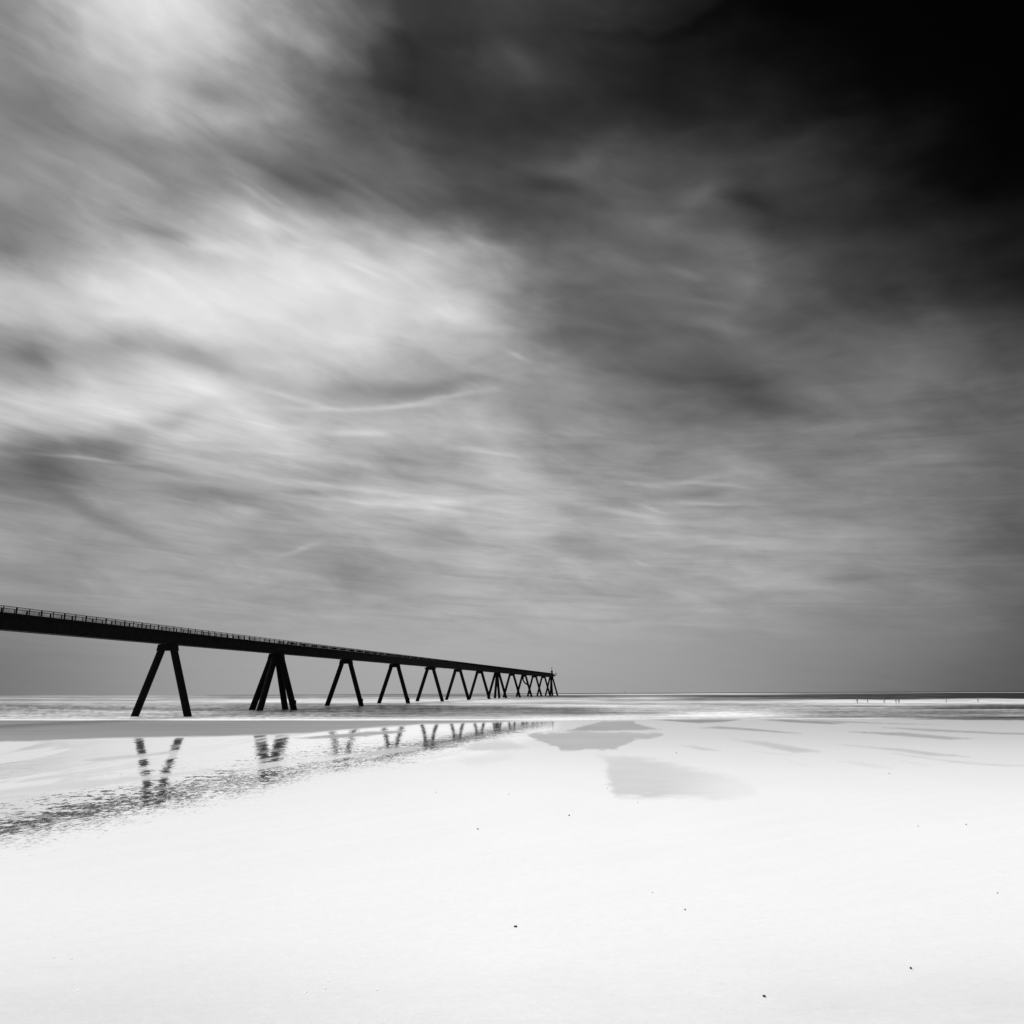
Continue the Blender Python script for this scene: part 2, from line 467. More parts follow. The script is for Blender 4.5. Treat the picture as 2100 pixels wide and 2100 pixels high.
def build_sea():
    cols = np.concatenate([np.linspace(-14000, -700, 16), np.linspace(-600, -120, 14), np.arange(-100, 2201, 3.0), np.linspace(2230, 2700, 14), np.linspace(2900, 16000, 16)])
    s = (cols - 1050) / (F * 1.028)
    # rows: equal steps of apparent depression
    Yt = np.exp(np.linspace(math.log(110), math.log(60000), 40000))
    vt = (CAM_H - sea_level(Yt)) / Yt
    vs = np.concatenate([np.arange(56.5, 4.0, -0.42), np.arange(4.0, 0.2, -0.18)]) / (F * 1.0285)
    Yr = np.interp(-vs, -vt, Yt)
    # the tongue of water ends along a straight picture-level line: find it for each column
    y_edge = np.interp(cols, [1150, 1340, 2100], [1477.3, 1475.2, 1474.6]) + 0.8 * (fbm(cols / 120, cols * 0 + 3.3, 91, 3) - 0.5)
    Ye = []
    for c, ye in zip(cols, y_edge):
        cc = min(max(c, -1500), 3600)
        d = ray(cc, ye); Ye.append(d[1] * (0.004 - CAM_H) / d[2])
    Ye = np.array(Ye)
    YY = np.maximum(np.repeat(Yr[:, None], len(s), 1), Ye[None, :] - 0.0)
    XX = s[None, :] * YY
    ZZ = sea_level(YY)
    px, py = project(XX, YY, ZZ)
    # gentle swell, growing seaward
    sw = np.sin(YY / 9.0 + 5 * fbm(XX / 90, YY / 60, 61, 3)) * (fbm(XX / 140, YY / 30, 63, 3))
    ZZ = ZZ + 0.12 * sw * sstep(165, 260, YY) * (1 - sstep(900, 2000, YY))
    xs = sorted(SEA)
    warp_y = 2.4 * (fbm(px / 170, py / 5, 71, 4) - 0.5) * sstep(1421, 1432, py)
    pyw = np.minimum(py + warp_y, 1478)
    tabs = np.stack([np.interp(pyw, [a for a, b in SEA[k]], [b for a, b in SEA[k]]) for k in xs], 0)
    pxw = np.clip(px + 60 * (fbm(px / 120, py / 3.0, 73, 3) - 0.5), xs[0], xs[-1])
    j = np.clip(np.searchsorted(xs, pxw) - 1, 0, len(xs) - 2)
    x0 = np.array(xs)[j]; x1 = np.array(xs)[j + 1]
    w = (pxw - x0) / (x1 - x0); w = w * w * (3 - 2 * w)
    D = np.take_along_axis(tabs, j[None], 0)[0] * (1 - w) + np.take_along_axis(tabs, j[None] + 1, 0)[0] * w
    streak = fbm(px / 130, py / 1.5, 81, 4) - 0.5
    chop = fbm(px / 9, py / 2.2, 83, 3) - 0.5
    leftw = 1 - sstep(560, 950, px)
    st2 = fbm(px / 34, py / 0.95, 87, 4, 0.6) - 0.5
    st3 = fbm(px / 300, py / 2.6, 89, 4, 0.55) - 0.5
    D = D + 46 * st3 * sstep(1421, 1426, py) * (1 - sstep(1472, 1476, py))
    D = D + 60 * streak * (0.6 + 0.4 * leftw) + 52 * st2 * sstep(1423, 1430, py) * (1 - sstep(1466, 1474, py)) + (26 + 40 * leftw) * chop * sstep(1440, 1450, py) * (1 - sstep(1470, 1476, py))
    # bright lip of foam along the water's edge
    lip = sstep(2.4, 0.6, np.abs(py - 1476.6)) * (1 - sstep(1080, 1250, px))
    D = D * (1 - 0.8 * lip) + 236 * 0.8 * lip
    alb = np.clip(lin(np.clip(D, 30, 245)) / EPI, 0.004, 0.85)
    m, t = material("sea_water_and_foam")
    tc = t.new("ShaderNodeTexCoord"); ob = tc.outputs["Object"]
    sp = t.noise(t.vm("MULTIPLY", ob, (1.0, 0.25, 1)), 1.1, 4, 0.6)
    k = t.mr(sp, 0.25, 0.75, 0.86, 1.14)
    df = t.new("ShaderNodeBsdfDiffuse"); t.put(df.inputs["Color"], t.gray(t.m("MULTIPLY", t.attr("foam"), k)))  # foam also holds the painted pier-foot shadow and dark wave faces
    nv = t.noise(ob, 0.8, 3, 0.6, color=True)
    gl = t.new("ShaderNodeBsdfGlossy"); gl.inputs["Roughness"].default_value = 0.16
    t.put(gl.inputs["Color"], (0.9, 0.9, 0.9, 1))
    t.put(gl.inputs["Normal"], t.jitter_normal(nv, 0.06, 0.10, 1.0))
    mx = t.new("ShaderNodeMixShader"); mx.inputs[0].default_value = 0.22
    t.t.links.new(df.outputs[0], mx.inputs[1]); t.t.links.new(gl.outputs[0], mx.inputs[2])
    o = t.new("ShaderNodeOutputMaterial"); t.t.links.new(mx.outputs[0], o.inputs[0])
    # the glossy share already returns about this much
    alb = np.clip((alb * EPI - 0.22 * 0.30) / (0.78 * EPI), 0.004, 0.95)
    ob_ = grid_mesh("sea", XX, YY, ZZ, {"foam": alb}, m)  # foam also carries the painted leg shadows and dark wave faces
    tag(ob_, kind="structure")


build_sand()
build_sea()

# ------------------------------------------------------------------ PIER
# bearing of the deck: it runs to picture point (1366, horizon)
d_ = ray(1366, 1420.5)
BETA = math.atan2(d_[0], d_[1])
AX = np.array([math.sin(BETA), math.cos(BETA), 0.0])     # along the deck, seaward
AT = np.array([math.cos(BETA), -math.sin(BETA), 0.0])    # across the deck, to the right
UP = np.array([0, 0, 1.0])
RN = 3.598
foot = on_plane((276.7 + 380.2) / 2, 1469.2, 0.0)
Y0 = foot[1]
topd = ray(344, 1331.8)
C0 = np.array([topd[0] / topd[1] * Y0, Y0, 0.0])
# vertical through C0; spans from the perspective spacing
far = ray(1130.4, 1388)
# solve the span so that trestle 12 stands on that bearing
k_ = far[0] / far[1]
SPAN = (k_ * C0[1] - C0[0]) / (12 * (AX[0] - k_ * AX[1]))
SOFFIT_PX = [(344, 1320.8), (568.4, 1340), (711.6, 1352.5), (809.6, 1361.2), (882.6, 1367.2), (939, 1371.7), (983, 1376), (1019.3, 1378), (1049.8, 1382), (1074.4, 1384), (1094.4, 1385.9), (1112.7, 1387.9), (1130.4, 1388.7)]
zs = []
for n, (x, y) in enumerate(SOFFIT_PX):
    d = ray(x, y); c = C0 + AX * SPAN * n
    zs.append(CAM_H + d[2] / d[1] * c[1])
zfit = np.polyfit(np.arange(13), zs, 1)
print("PIER", C0, SPAN, np.round(zs, 2), zfit, "beta", math.degrees(BETA))
SOFF = lambda n: float(np.polyval(zfit, n))
GIRD = 2.75
NEND = 12.12
NSTART = -3.0


def at(n, t, z):
    """a point on the pier: n spans along, t metres across, z up"""
    return C0 + AX * SPAN * n + AT * t + UP * z


pier = empty("pier", tuple(C0))
tag(pier, "long black pier on slanting paired legs, running out from the beach into the sea", "pier")


def sweep(mb, t0, t1, za, zb, n0=NSTART, n1=NEND):
    """a bar of constant section along the sloping deck; za and zb measured from the soffit"""
    vs = []
    for n in (n0, n1):
        s0 = SOFF(n)
        vs += [at(n, t0, s0 + za), at(n, t1, s0 + za), at(n, t1, s0 + zb), at(n, t0, s0 + zb)]
    mb.add(vs, [(0, 1, 2, 3), (7, 6, 5, 4), (0, 4, 5, 1), (1, 5, 6, 2), (2, 6, 7, 3), (3, 7, 4, 0)])


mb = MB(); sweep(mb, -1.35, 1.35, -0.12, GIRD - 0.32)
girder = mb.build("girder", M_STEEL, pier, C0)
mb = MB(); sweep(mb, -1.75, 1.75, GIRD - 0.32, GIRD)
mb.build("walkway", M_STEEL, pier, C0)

# trestles: a cap with slanting legs
for n in range(-1, 13):
    s0 = SOFF(n)
    mb = MB()
    # cap: trapezoid across the deck
    h = 1.55
    tt, tb, hl = 2.0, 2.35, 0.85
    prof = [(-tb, s0 - h), (tb, s0 - h), (tt, s0 - 0.13), (-tt, s0 - 0.13)]
    vs = [at(n, t, z) - AX * hl for t, z in prof] + [at(n, t, z) + AX * hl for t, z in prof]
    q = len(prof)
    mb.add(vs, [tuple(range(q)), tuple(range(2 * q - 1, q - 1, -1))] + [(i, q + i, q + (i + 1) % q, (i + 1) % q) for i in range(q)])
    if n in (4, 10):
        mb.frame_box(at(n, 0, s0 - 0.75), AX, AT, UP, 1.05, 2.75, 0.24)
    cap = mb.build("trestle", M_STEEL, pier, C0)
    zt = s0 - h + 0.1
    water = 2.0 if n > 8 else 0.0

    def leg(t_top, t_foot, l_top, l_foot, r=0.82, nub=False):
        m_ = MB()
        top = at(n, t_top, zt) + AX * l_top
        ft = at(n, t_foot, 0.0) + AX * l_foot
        zlow = -1.6
        k = (zlow - zt) / (0.0 - zt)
        low = top + (ft - top) * k
        m_.tube(top, low, r, r * 1.03, 20)
        if nub:
            c = top + (ft - top) * 0.83
            m_.frame_box(c + AT * r * 0.75, AX, AT, UP, r * 0.5, r * 0.5, r * 0.6)
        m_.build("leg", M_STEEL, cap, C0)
    TOP, FOOT = 1.62, (6.7 if n >= 0 else 4.6)
    rr = 0.89 if n == 1 else 0.82
    nb = n in (1, 2, 3)
    leg(-TOP, -FOOT, 0, 0, r=rr)
    leg(TOP, FOOT, 0, 0, r=rr, nub=nb)
    if n in (1, 7, 12):
        leg(0, 0, -0.9, -7.6, r=rr)
        leg(0, 0, 0.9, 7.6, r=rr)

# outfall pipe hung on one of the far trestles
mb = MB()
n = 9
s0 = SOFF(n)
pt = [at(n, -0.2, s0 - 1.0) - AX * 1.6, at(n, -0.5, s0 - 4.0) - AX * 1.6, at(n, 0.6, s0 - 6.0) - AX * 1.6, at(n, 3.6, s0 - 8.2) - AX * 1.6]
k = (-1.0 - (s0 - 8.2)) / (0 - (s0 - 8.2))
pt.append(pt[-1] + (at(n, 7.4, 0) - AX * 1.6 - pt[-1]) * k)
mb.path(pt, 0.55)
mb.build("outfall_pipe", M_STEEL, pier, C0)

# railings
POST = 2.75
NP = int((NEND - NSTART) * SPAN / POST)
RH = 1.12


def rail_point(i, side, z):
    n = NSTART + i * POST / SPAN
    return at(n, side * 1.55, SOFF(n) + GIRD + z)


for side, shown in ((-1, 64), (1, 36)):
    mb = MB()
    sweep(mb, side * 1.55 - 0.05, side * 1.55 + 0.05, GIRD + RH - 0.09, GIRD + RH)
    rail = mb.build("railing", M_STEEL, pier, C0)
    mb = MB()
    sweep(mb, side * 1.55 - 0.025, side * 1.55 + 0.025, GIRD + 0.12, GIRD + 0.17)
    mb.build("bottom_rail", M_STEEL, rail, C0)
    first = int((0.0 - NSTART - 0.82) * SPAN / POST)
    rest = MB()
    for i in range(NP + 1):
        one = MB() if first <= i < first + shown else None
        c = 0.5 * (rail_point(i, side, 0.0) + rail_point(i, side, RH - 0.09))
        wd = 0.085 if i % 2 else 0.06
        (one or rest).frame_box(c, AX, AT, UP, wd, wd, (RH - 0.092) / 2)
        if one:
            one.build("railing_post", M_STEEL, rail, C0)
    tag(rest.build("distant_railing_posts", M_STEEL, rail, C0), kind="stuff")
    bal = MB()
    for i in range(NP):
        n_b = 13 if i < 110 else 9
        wdt = 0.013 if i < 75 else (0.022 if i < 110 else 0.032)
        for j in range(1, n_b):
            n = NSTART + (i + j / n_b) * POST / SPAN
            z0 = SOFF(n) + GIRD + 0.172
            c = at(n, side * 1.55, z0 + (RH - 0.27) / 2)
            bal.frame_box(c, AX, AT, UP, wdt, wdt, (RH - 0.27) / 2)
    tag(bal.build("balusters", M_STEEL, rail, C0), kind="stuff")

# head of the pier
ne = NEND
se = SOFF(ne) + GIRD
mb = MB()
mb.frame_box(at(ne, 2.3, se - 0.55), AX, AT, UP, 1.6, 2.4, 0.2)
mb.frame_box(at(ne, 1.0, se - 1.35), AX, AT, UP, 1.2, 1.9, 0.6)
plat = mb.build("end_platform", M_STEEL, pier, C0)
for l in (-1.5, 1.5):
    mb = MB()
    for t in (2.6, 3.6, 4.6):
        mb.frame_box(at(ne, t, se + 0.35) + AX * l, AX, AT, UP, 0.07, 0.07, 0.70)
    for z in (0.35, 0.98):
        mb.frame_box(at(ne, 3.6, se + z + 0.08) + AX * l, AX, AT, UP, 0.06, 1.065, 0.06)
    mb.build("platform_railing", M_STEEL, plat, C0)
g0 = ne - 0.085
mb = MB()
for t in (-1.5, 1.2):
    for l in (-2.2, 0.9):
        mb.frame_box(at(g0, t, se + 1.35) + AX * l, AX, AT, UP, 0.06, 0.06, 1.35)
    mb.frame_box(at(g0, t, se + 2.76) - AX * 0.65, AX, AT, UP, 1.62, 0.065, 0.06)
for l in (-2.2, 0.9):
    mb.frame_box(at(g0, -0.15, se + 2.74) + AX * l, AX, AT, UP, 0.055, 1.32, 0.055)
mb.build("gantry_frame", M_STEEL, pier, C0)

# navigation beacon
bp = at(ne - 0.005, 0.0, se)
bp[:2] += AT[:2] * -0.1
beacon = empty("navigation_beacon", tuple(bp))
tag(beacon, "slim navigation beacon with round lantern and banded mast on the pier's seaward end", "beacon")
z3 = np.zeros(3)
mb = MB(); mb.lathe(z3, [(0.85, 0.0), (0.85, 1.6), (0.7, 1.75), (0.62, 2.3)], 16); mb.build("cabinet", M_STEEL, beacon)
mb = MB(); mb.lathe(z3, [(0.62, 2.302), (0.95, 2.7), (0.98, 3.2), (0.8, 3.7), (0.4, 4.0), (0.1, 4.1)], 16); mb.build("lantern", M_STEEL, beacon)
mb = MB()
mb.tube((0, 0, 4.08), (0, 0, 7.4), 0.09, 0.07, 8)
for z in (4.75, 6.2):
    mb.lathe((0, 0, z), [(0.1, 0), (0.42, 0.1), (0.42, 0.8), (0.1, 0.9)], 10)
mb.build("mast", M_STEEL, beacon)

# ------------------------------------------------------------------ small things on the sand
def blob(name, size, mat, seed, flat=0.6, sub=2):
    bm = bmesh.new()
    bmesh.ops.create_icosphere(bm, subdivisions=sub, radius=1.0)
    r = random.Random(seed)
    dirs = [Vector((r.uniform(-1, 1), r.uniform(-1, 1), r.uniform(-1, 1))).normalized() for _ in range(7)]
    amps = [r.uniform(-0.3, 0.35) for _ in range(7)]
    for v in bm.verts:
        d = v.co.normalized()
        k = 1 + sum(a * max(0, d.dot(e)) ** 2 for a, e in zip(amps, dirs))
        v.co = Vector((d.x * k * size[0], d.y * k * size[1], d.z * k * size[2] * flat))
    lo = min(v.co.z for v in bm.verts)
    for v in bm.verts: v.co.z -= lo * 0.85
    for f in bm.faces: f.smooth = True
    me = bpy.data.meshes.new(name); bm.to_mesh(me); bm.free()
    me.materials.append(mat)
    return link(bpy.data.objects.new(name, me))


PEBBLES = [
    (1057, 1901, 7, 0.5, "dark angular pebble on white sand below the middle of the beach"),
    (1405, 1866, 5, 0.6, "small dark pebble alone on the pale sand right of centre"),
    (1338, 1831, 3, 0.6, "tiny grey pebble just up the beach from a dark one"),
    (1868, 1987, 6, 0.6, "black pebble near the lower right corner of the beach"),
    (1567, 2044, 7, 0.5, "black slanted pebble at the very bottom edge of the beach"),
    (2046, 1832, 4, 0.6, "grey pebble at the far right edge of the white sand"),
    (1167, 1673, 4, 0.7, "round black pebble on white sand below the pale grey patch"),
    (980, 1701, 4, 0.7, "round dark pebble left of the other black one on mid beach"),
    (894, 1625, 3, 0.6, "tiny grey speck of stone just below the pier's rippled reflection"),
    (1043.5, 1629, 3, 0.6, "tiny grey stone left of the large pale wet patch"),
    (1387, 1544.6, 3, 0.6, "tiny dark stone beyond the large pale wet patch"),
    (1823.6, 1587, 4, 0.6, "grey stone on the right beach under the long wet streaks"),
    (1981.5, 1691.6, 4, 0.6, "small dark stone far right on open white sand"),
    (1883, 1695, 3, 0.6, "fainter small stone left of the far right one"),
    (1308, 1646, 3, 0.6, "tiny stone just below the large pale wet patch"),
    (1772, 1502.5, 4, 0.6, "small stone on the edge of a long wet streak at right"),
    (1245.6, 1617, 3, 0.6, "tiny stone at the left rim of the large pale wet patch"),
]
for i, (x, y, w, fl, lab) in enumerate(PEBBLES):
    p = on_plane(x, y, 0.0)
    mpx = p[1] / F
    r = w * mpx * (0.42 if i in (0, 1, 3, 4, 6, 7) else 0.38)
    o = blob("pebble", (r, r * 0.8, r * 1.0), M_PEBBLE if i in (0, 1, 3, 4, 6, 7) else M_STONE, i, fl)
    o.location = (p[0], p[1], 0.0); o.rotation_euler.z = i * 1.3
    tag(o, lab, "pebble", "pebbles on the sand")

SHELLS = [(111, 1964), (147, 1966), (772, 2030), (665, 2027), (625, 2036), (160, 2031), (674, 2011)]
sh0 = None
for i, (x, y) in enumerate(SHELLS):
    p = on_plane(x, y, 0.0)
    if sh0 is None:
        sh0 = blob("shell_fragment", (0.026, 0.018, 0.006), M_SHELL, 50, 0.5); o = sh0
    else:
        o = sh0.copy(); link(o)
    o.location = (p[0], p[1], 0.0); o.rotation_euler.z = i * 0.9
    tag(o, "tiny white shell fragment on the pale sand of the foreground", "shell", "white shell fragments on the sand")

# ------------------------------------------------------------------ waders and a far buoy
def person(seed):
    r = random.Random(seed)
    V = [(0, 0, 0.92), (0, 0, 1.18), (0, 0, 1.44), (0, 0, 1.55), (0, 0.02, 1.66), (0, 0.0, 1.76)]
    E = [(0, 1), (1, 2), (2, 3), (3, 4), (4, 5)]
    Rr = [0.15, 0.13, 0.15, 0.06, 0.10, 0.07]
    sw = r.uniform(0.05, 0.2)
    for s in (-1, 1):
        b = len(V)
        V += [(s * 0.10, 0, 0.86), (s * 0.13, s * sw, 0.46), (s * 0.14, -s * sw * 0.4, -0.1)]
        E += [(0, b), (b, b + 1), (b + 1, b + 2)]; Rr += [0.10, 0.07, 0.05]
        b = len(V); a = r.uniform(0.1, 0.5)
        V += [(s * 0.20, 0, 1.41), (s * (0.26 + a * .3), 0.02, 1.13), (s * (0.28 + a * .6), 0.12, 0.92)]
        E += [(2, b), (b, b + 1), (b + 1, b + 2)]; Rr += [0.06, 0.05, 0.04]
    me = bpy.data.meshes.new("person"); me.from_pydata(V, E, [])
    me.materials.append(M_SUIT)
    o = link(bpy.data.objects.new("person", me))
    md = o.modifiers.new("skin", "SKIN")
    for v, rad in zip(me.skin_vertices[0].data, Rr): v.radius = (rad, rad)
    me.skin_vertices[0].data[0].use_root = True
    sb = o.modifiers.new("smooth", "SUBSURF"); sb.levels = 1; sb.render_levels = 1
    return o


PEOPLE = [
    (1758.5, 1443.0, "grey clad person wading upright in white surf, leftmost of the bathers"),
    (1780.0, 1443.0, "grey clad person wading with one arm out, second bather from the left"),
    (1814.0, 1442.5, "dark clad person standing in the surf in the middle of the bathers"),
    (1838.0, 1442.5, "grey clad person standing in surf beside another, left of a close pair"),
    (1844.0, 1443.0, "grey clad person wading close beside another, right of a close pair"),
    (1941.0, 1441.0, "grey clad person wading alone in white foam between the groups of bathers"),
    (2006.0, 1440.0, "grey clad person wading near the right edge, last of the bathers"),
]
for i, (x, y, lab) in enumerate(PEOPLE):
    p = on_sea(x, y)
    o = person(i); o.location = tuple(p); o.rotation_euler.z = i * 0.8
    tag(o, lab, "person", "people wading in the surf")

p = on_sea(1281, 1421.6)
buoy = empty("buoy", (p[0], p[1], p[2] - 0.2))
tag(buoy, "small dark marker buoy alone on the horizon right of the pier", "buoy")
sc_ = p[1] / F
mb = MB(); mb.lathe(z3, [(0.9, 0), (1.1, 0.4), (1.1, 1.0), (0.8, 1.2)], 12); mb.build("float", M_BUOY, buoy)
mb = MB()
for k in range(4):
    t = math.pi / 4 + k * math.pi / 2
    mb.tube((0.7 * math.cos(t), 0.7 * math.sin(t), 1.2), (0.25 * math.cos(t), 0.25 * math.sin(t), 3.6), 0.09, 0.09, 6)
mb.lathe((0, 0, 3.55), [(0.3, 0), (0.45, 0.2), (0.05, 1.0)], 10)
mb.build("tower", M_BUOY, buoy)
buoy.scale = [max(1.0, 3.4 * sc_ / 4.5)] * 3

# ------------------------------------------------------------------ SKY
SX = [50, 200, 350, 500, 650, 800, 950, 1050, 1200, 1350, 1500, 1650, 1800, 1950, 2050]
SKY = {
    50: [140, 200, 218, 185, 115, 60, 44, 52, 52, 30, 18, 9, 2, 0, 0],
    125: [140, 190, 205, 150, 75, 44, 60, 74, 48, 28, 26, 17, 4, 1, 0],
    200: [125, 175, 190, 160, 90, 48, 50, 52, 42, 32, 36, 26, 9, 2, 1],
    275: [135, 145, 150, 158, 115, 58, 54, 47, 50, 56, 53, 42, 22, 8, 3],
    350: [150, 135, 140, 130, 110, 95, 64, 75, 80, 76, 74, 60, 40, 21, 11],
    425: [130, 165, 175, 185, 130, 110, 78, 74, 84, 100, 76, 50, 42, 35, 24],
    500:  [130, 160, 190, 215, 195, 185, 170, 102, 100, 100, 95, 58, 58, 42, 25],
    575:  [195, 210, 222, 225, 225, 210, 185, 130, 105, 102, 105, 80, 62, 55, 35],
    650:  [182, 218, 232, 228, 215, 218, 205, 155, 98, 95, 108, 92, 78, 75, 50],
    725:  [140, 155, 165, 190, 215, 205, 175, 172, 115, 92, 100, 105, 105, 100, 70],
    800:  [195, 212, 215, 200, 165, 150, 160, 168, 125, 98, 88, 100, 118, 120, 85],
    875:  [190, 190, 200, 205, 210, 180, 190, 165, 135, 130, 110, 120, 122, 120, 95],
    925:  [135, 135, 200, 180, 170, 160, 175, 175, 140, 145, 145, 135, 120, 122, 100],
    965:  [115, 155, 160, 185, 175, 165, 180, 182, 150, 150, 150, 135, 128, 125, 100],
    1025: [135, 150, 160, 155, 180, 190, 195, 190, 165, 150, 145, 140, 130, 122, 98],
    1100: [150, 160, 160, 160, 165, 180, 168, 185, 165, 170, 165, 150, 135, 122, 92],
    1175: [150, 150, 165, 165, 150, 150, 175, 180, 160, 165, 168, 160, 140, 122, 95],
    1250: [140, 150, 155, 160, 162, 165, 172, 173, 168, 165, 158, 145, 130, 120, 95],
    1325: [122, 145, 155, 160, 165, 168, 172, 171, 165, 158, 150, 140, 125, 112, 90],
    1420: [115, 140, 150, 160, 162, 165, 166, 165, 160, 155, 148, 135, 118, 100, 85],
}
SYR = sorted(SKY)
SGRID = np.array([SKY[k] for k in SYR], float)


def sky_tone(px, py):
    px = np.clip(px, 50, 2050); py = np.clip(py, 50, 1420)
    r = np.interp(py, SYR, np.arange(len(SYR))); c = np.interp(px, SX, np.arange(len(SX)))
    r0 = min(int(r), len(SYR) - 2); c0 = min(int(c), len(SX) - 2)
    fr, fc = r - r0, c - c0
    g = SGRID
    return (g[r0, c0] * (1 - fc) + g[r0, c0 + 1] * fc) * (1 - fr) + (g[r0 + 1, c0] * (1 - fc) + g[r0 + 1, c0 + 1] * fc) * fr


AZ = list(range(-42, 43, 4))
EL = [0.0, 1.5] + list(np.arange(3.5, 46, 2.0))
world = bpy.data.worlds.new("World"); scene.world = world; world.use_nodes = True
w = NT(world.node_tree)
tc = w.new("ShaderNodeTexCoord")
sep = w.new("ShaderNodeSeparateXYZ"); w.put(sep.inputs[0], tc.outputs["Generated"])
dx, dy, dz = sep.outputs
dzc = w.m("MAXIMUM", dz, 0.0)
# cloud layer seen in perspective: plane coordinates, turned to the wind
den = w.m("ADD", dzc, 0.10)
cx = w.m("DIVIDE", dx, den); cy = w.m("DIVIDE", dy, den)
WB = math.radians(43)
al = w.m("ADD", w.m("MULTIPLY", cx, math.sin(WB)), w.m("MULTIPLY", cy, math.cos(WB)))
ac = w.m("SUBTRACT", w.m("MULTIPLY", cx, math.cos(WB)), w.m("MULTIPLY", cy, math.sin(WB)))
az = w.m("MULTIPLY", w.m("ARCTAN2", dx, dy), 180 / math.pi)
el = w.m("MULTIPLY", w.m("ARCSINE", dzc), 180 / math.pi)
# drifted cloud edges
wn = w.noise(w.xyz(w.m("MULTIPLY", al, 0.55), w.m("MULTIPLY", ac, 1.5)), 1.3, 4, 0.5, color=True)
ws = w.new("ShaderNodeSeparateXYZ"); w.put(ws.inputs[0], w.vm("SUBTRACT", wn, (0.5, 0.5, 0.5)))
fade = w.mr(el, 0.0, 14.0, 0.25, 1.0)
# billowing of the cloud layer, in degrees of arc
bx = w.m("ADD", w.m("MULTIPLY", az, 0.055), w.m("MULTIPLY", el, -0.02)); by = w.m("ADD", w.m("MULTIPLY", el, 0.13), w.m("MULTIPLY", az, 0.025))
bn = w.noise(w.xyz(bx, by, 21.0), 1.5, 4, 0.52, color=True)
bs = w.new("ShaderNodeSeparateXYZ"); w.put(bs.inputs[0], w.vm("SUBTRACT", bn, (0.5, 0.5, 0.5)))
az_b = w.m("ADD", az, w.m("MULTIPLY", w.m("MULTIPLY", bs.outputs[0], 12.0), fade))
el_b = w.m("ADD", el, w.m("MULTIPLY", w.m("MULTIPLY", bs.outputs[1], 5.5), fade))
azw = w.m("ADD", az_b, w.m("MULTIPLY", w.m("MULTIPLY", ws.outputs[0], 6.0), fade))
elw = w.m("ADD", el_b, w.m("MULTIPLY", w.m("MULTIPLY", ws.outputs[1], 3.2), fade))
tn = w.m("DIVIDE", elw, 90.0)
total = None
for i, a in enumerate(AZ):
    ramp = w.new("ShaderNodeValToRGB"); cr = ramp.color_ramp; cr.interpolation = "B_SPLINE" if False else "EASE"
    cr.interpolation = "CARDINAL"
    stops = []
    for e in EL:
        ar, er = math.radians(a), math.radians(e)
        X, Y, Z = math.sin(ar) * math.cos(er), math.cos(ar) * math.cos(er), math.sin(er)
        qx, qy = project(np.array(X * 1000), np.array(Y * 1000), np.array(Z * 1000 + CAM_H))
        stops.append((e / 90.0, float(sky_tone(float(qx), float(qy))) / 255.0))
    stops.append((0.70, 0.42)); stops.append((1.0, 0.45))
    while len(cr.elements) < len(stops): cr.elements.new(0.5)
    for k, (pz, v) in enumerate(stops):
        cr.elements[k].position = pz; cr.elements[k].color = (v, v, v, 1)
    w.put(ramp.inputs[0], tn)
    if i == 0:
        ht = w.mr(azw, a, a + 4, 1.0, 0.0)
    elif i == len(AZ) - 1:
        ht = w.mr(azw, a - 4, a, 0.0, 1.0)
    else:
        ht = w.m("SUBTRACT", w.mr(azw, a - 4, a, 0.0, 1.0), w.mr(azw, a, a + 4, 0.0, 1.0))
    term = w.m("MULTIPLY", ramp.outputs[0], ht)
    total = term if total is None else w.m("ADD", total, term)
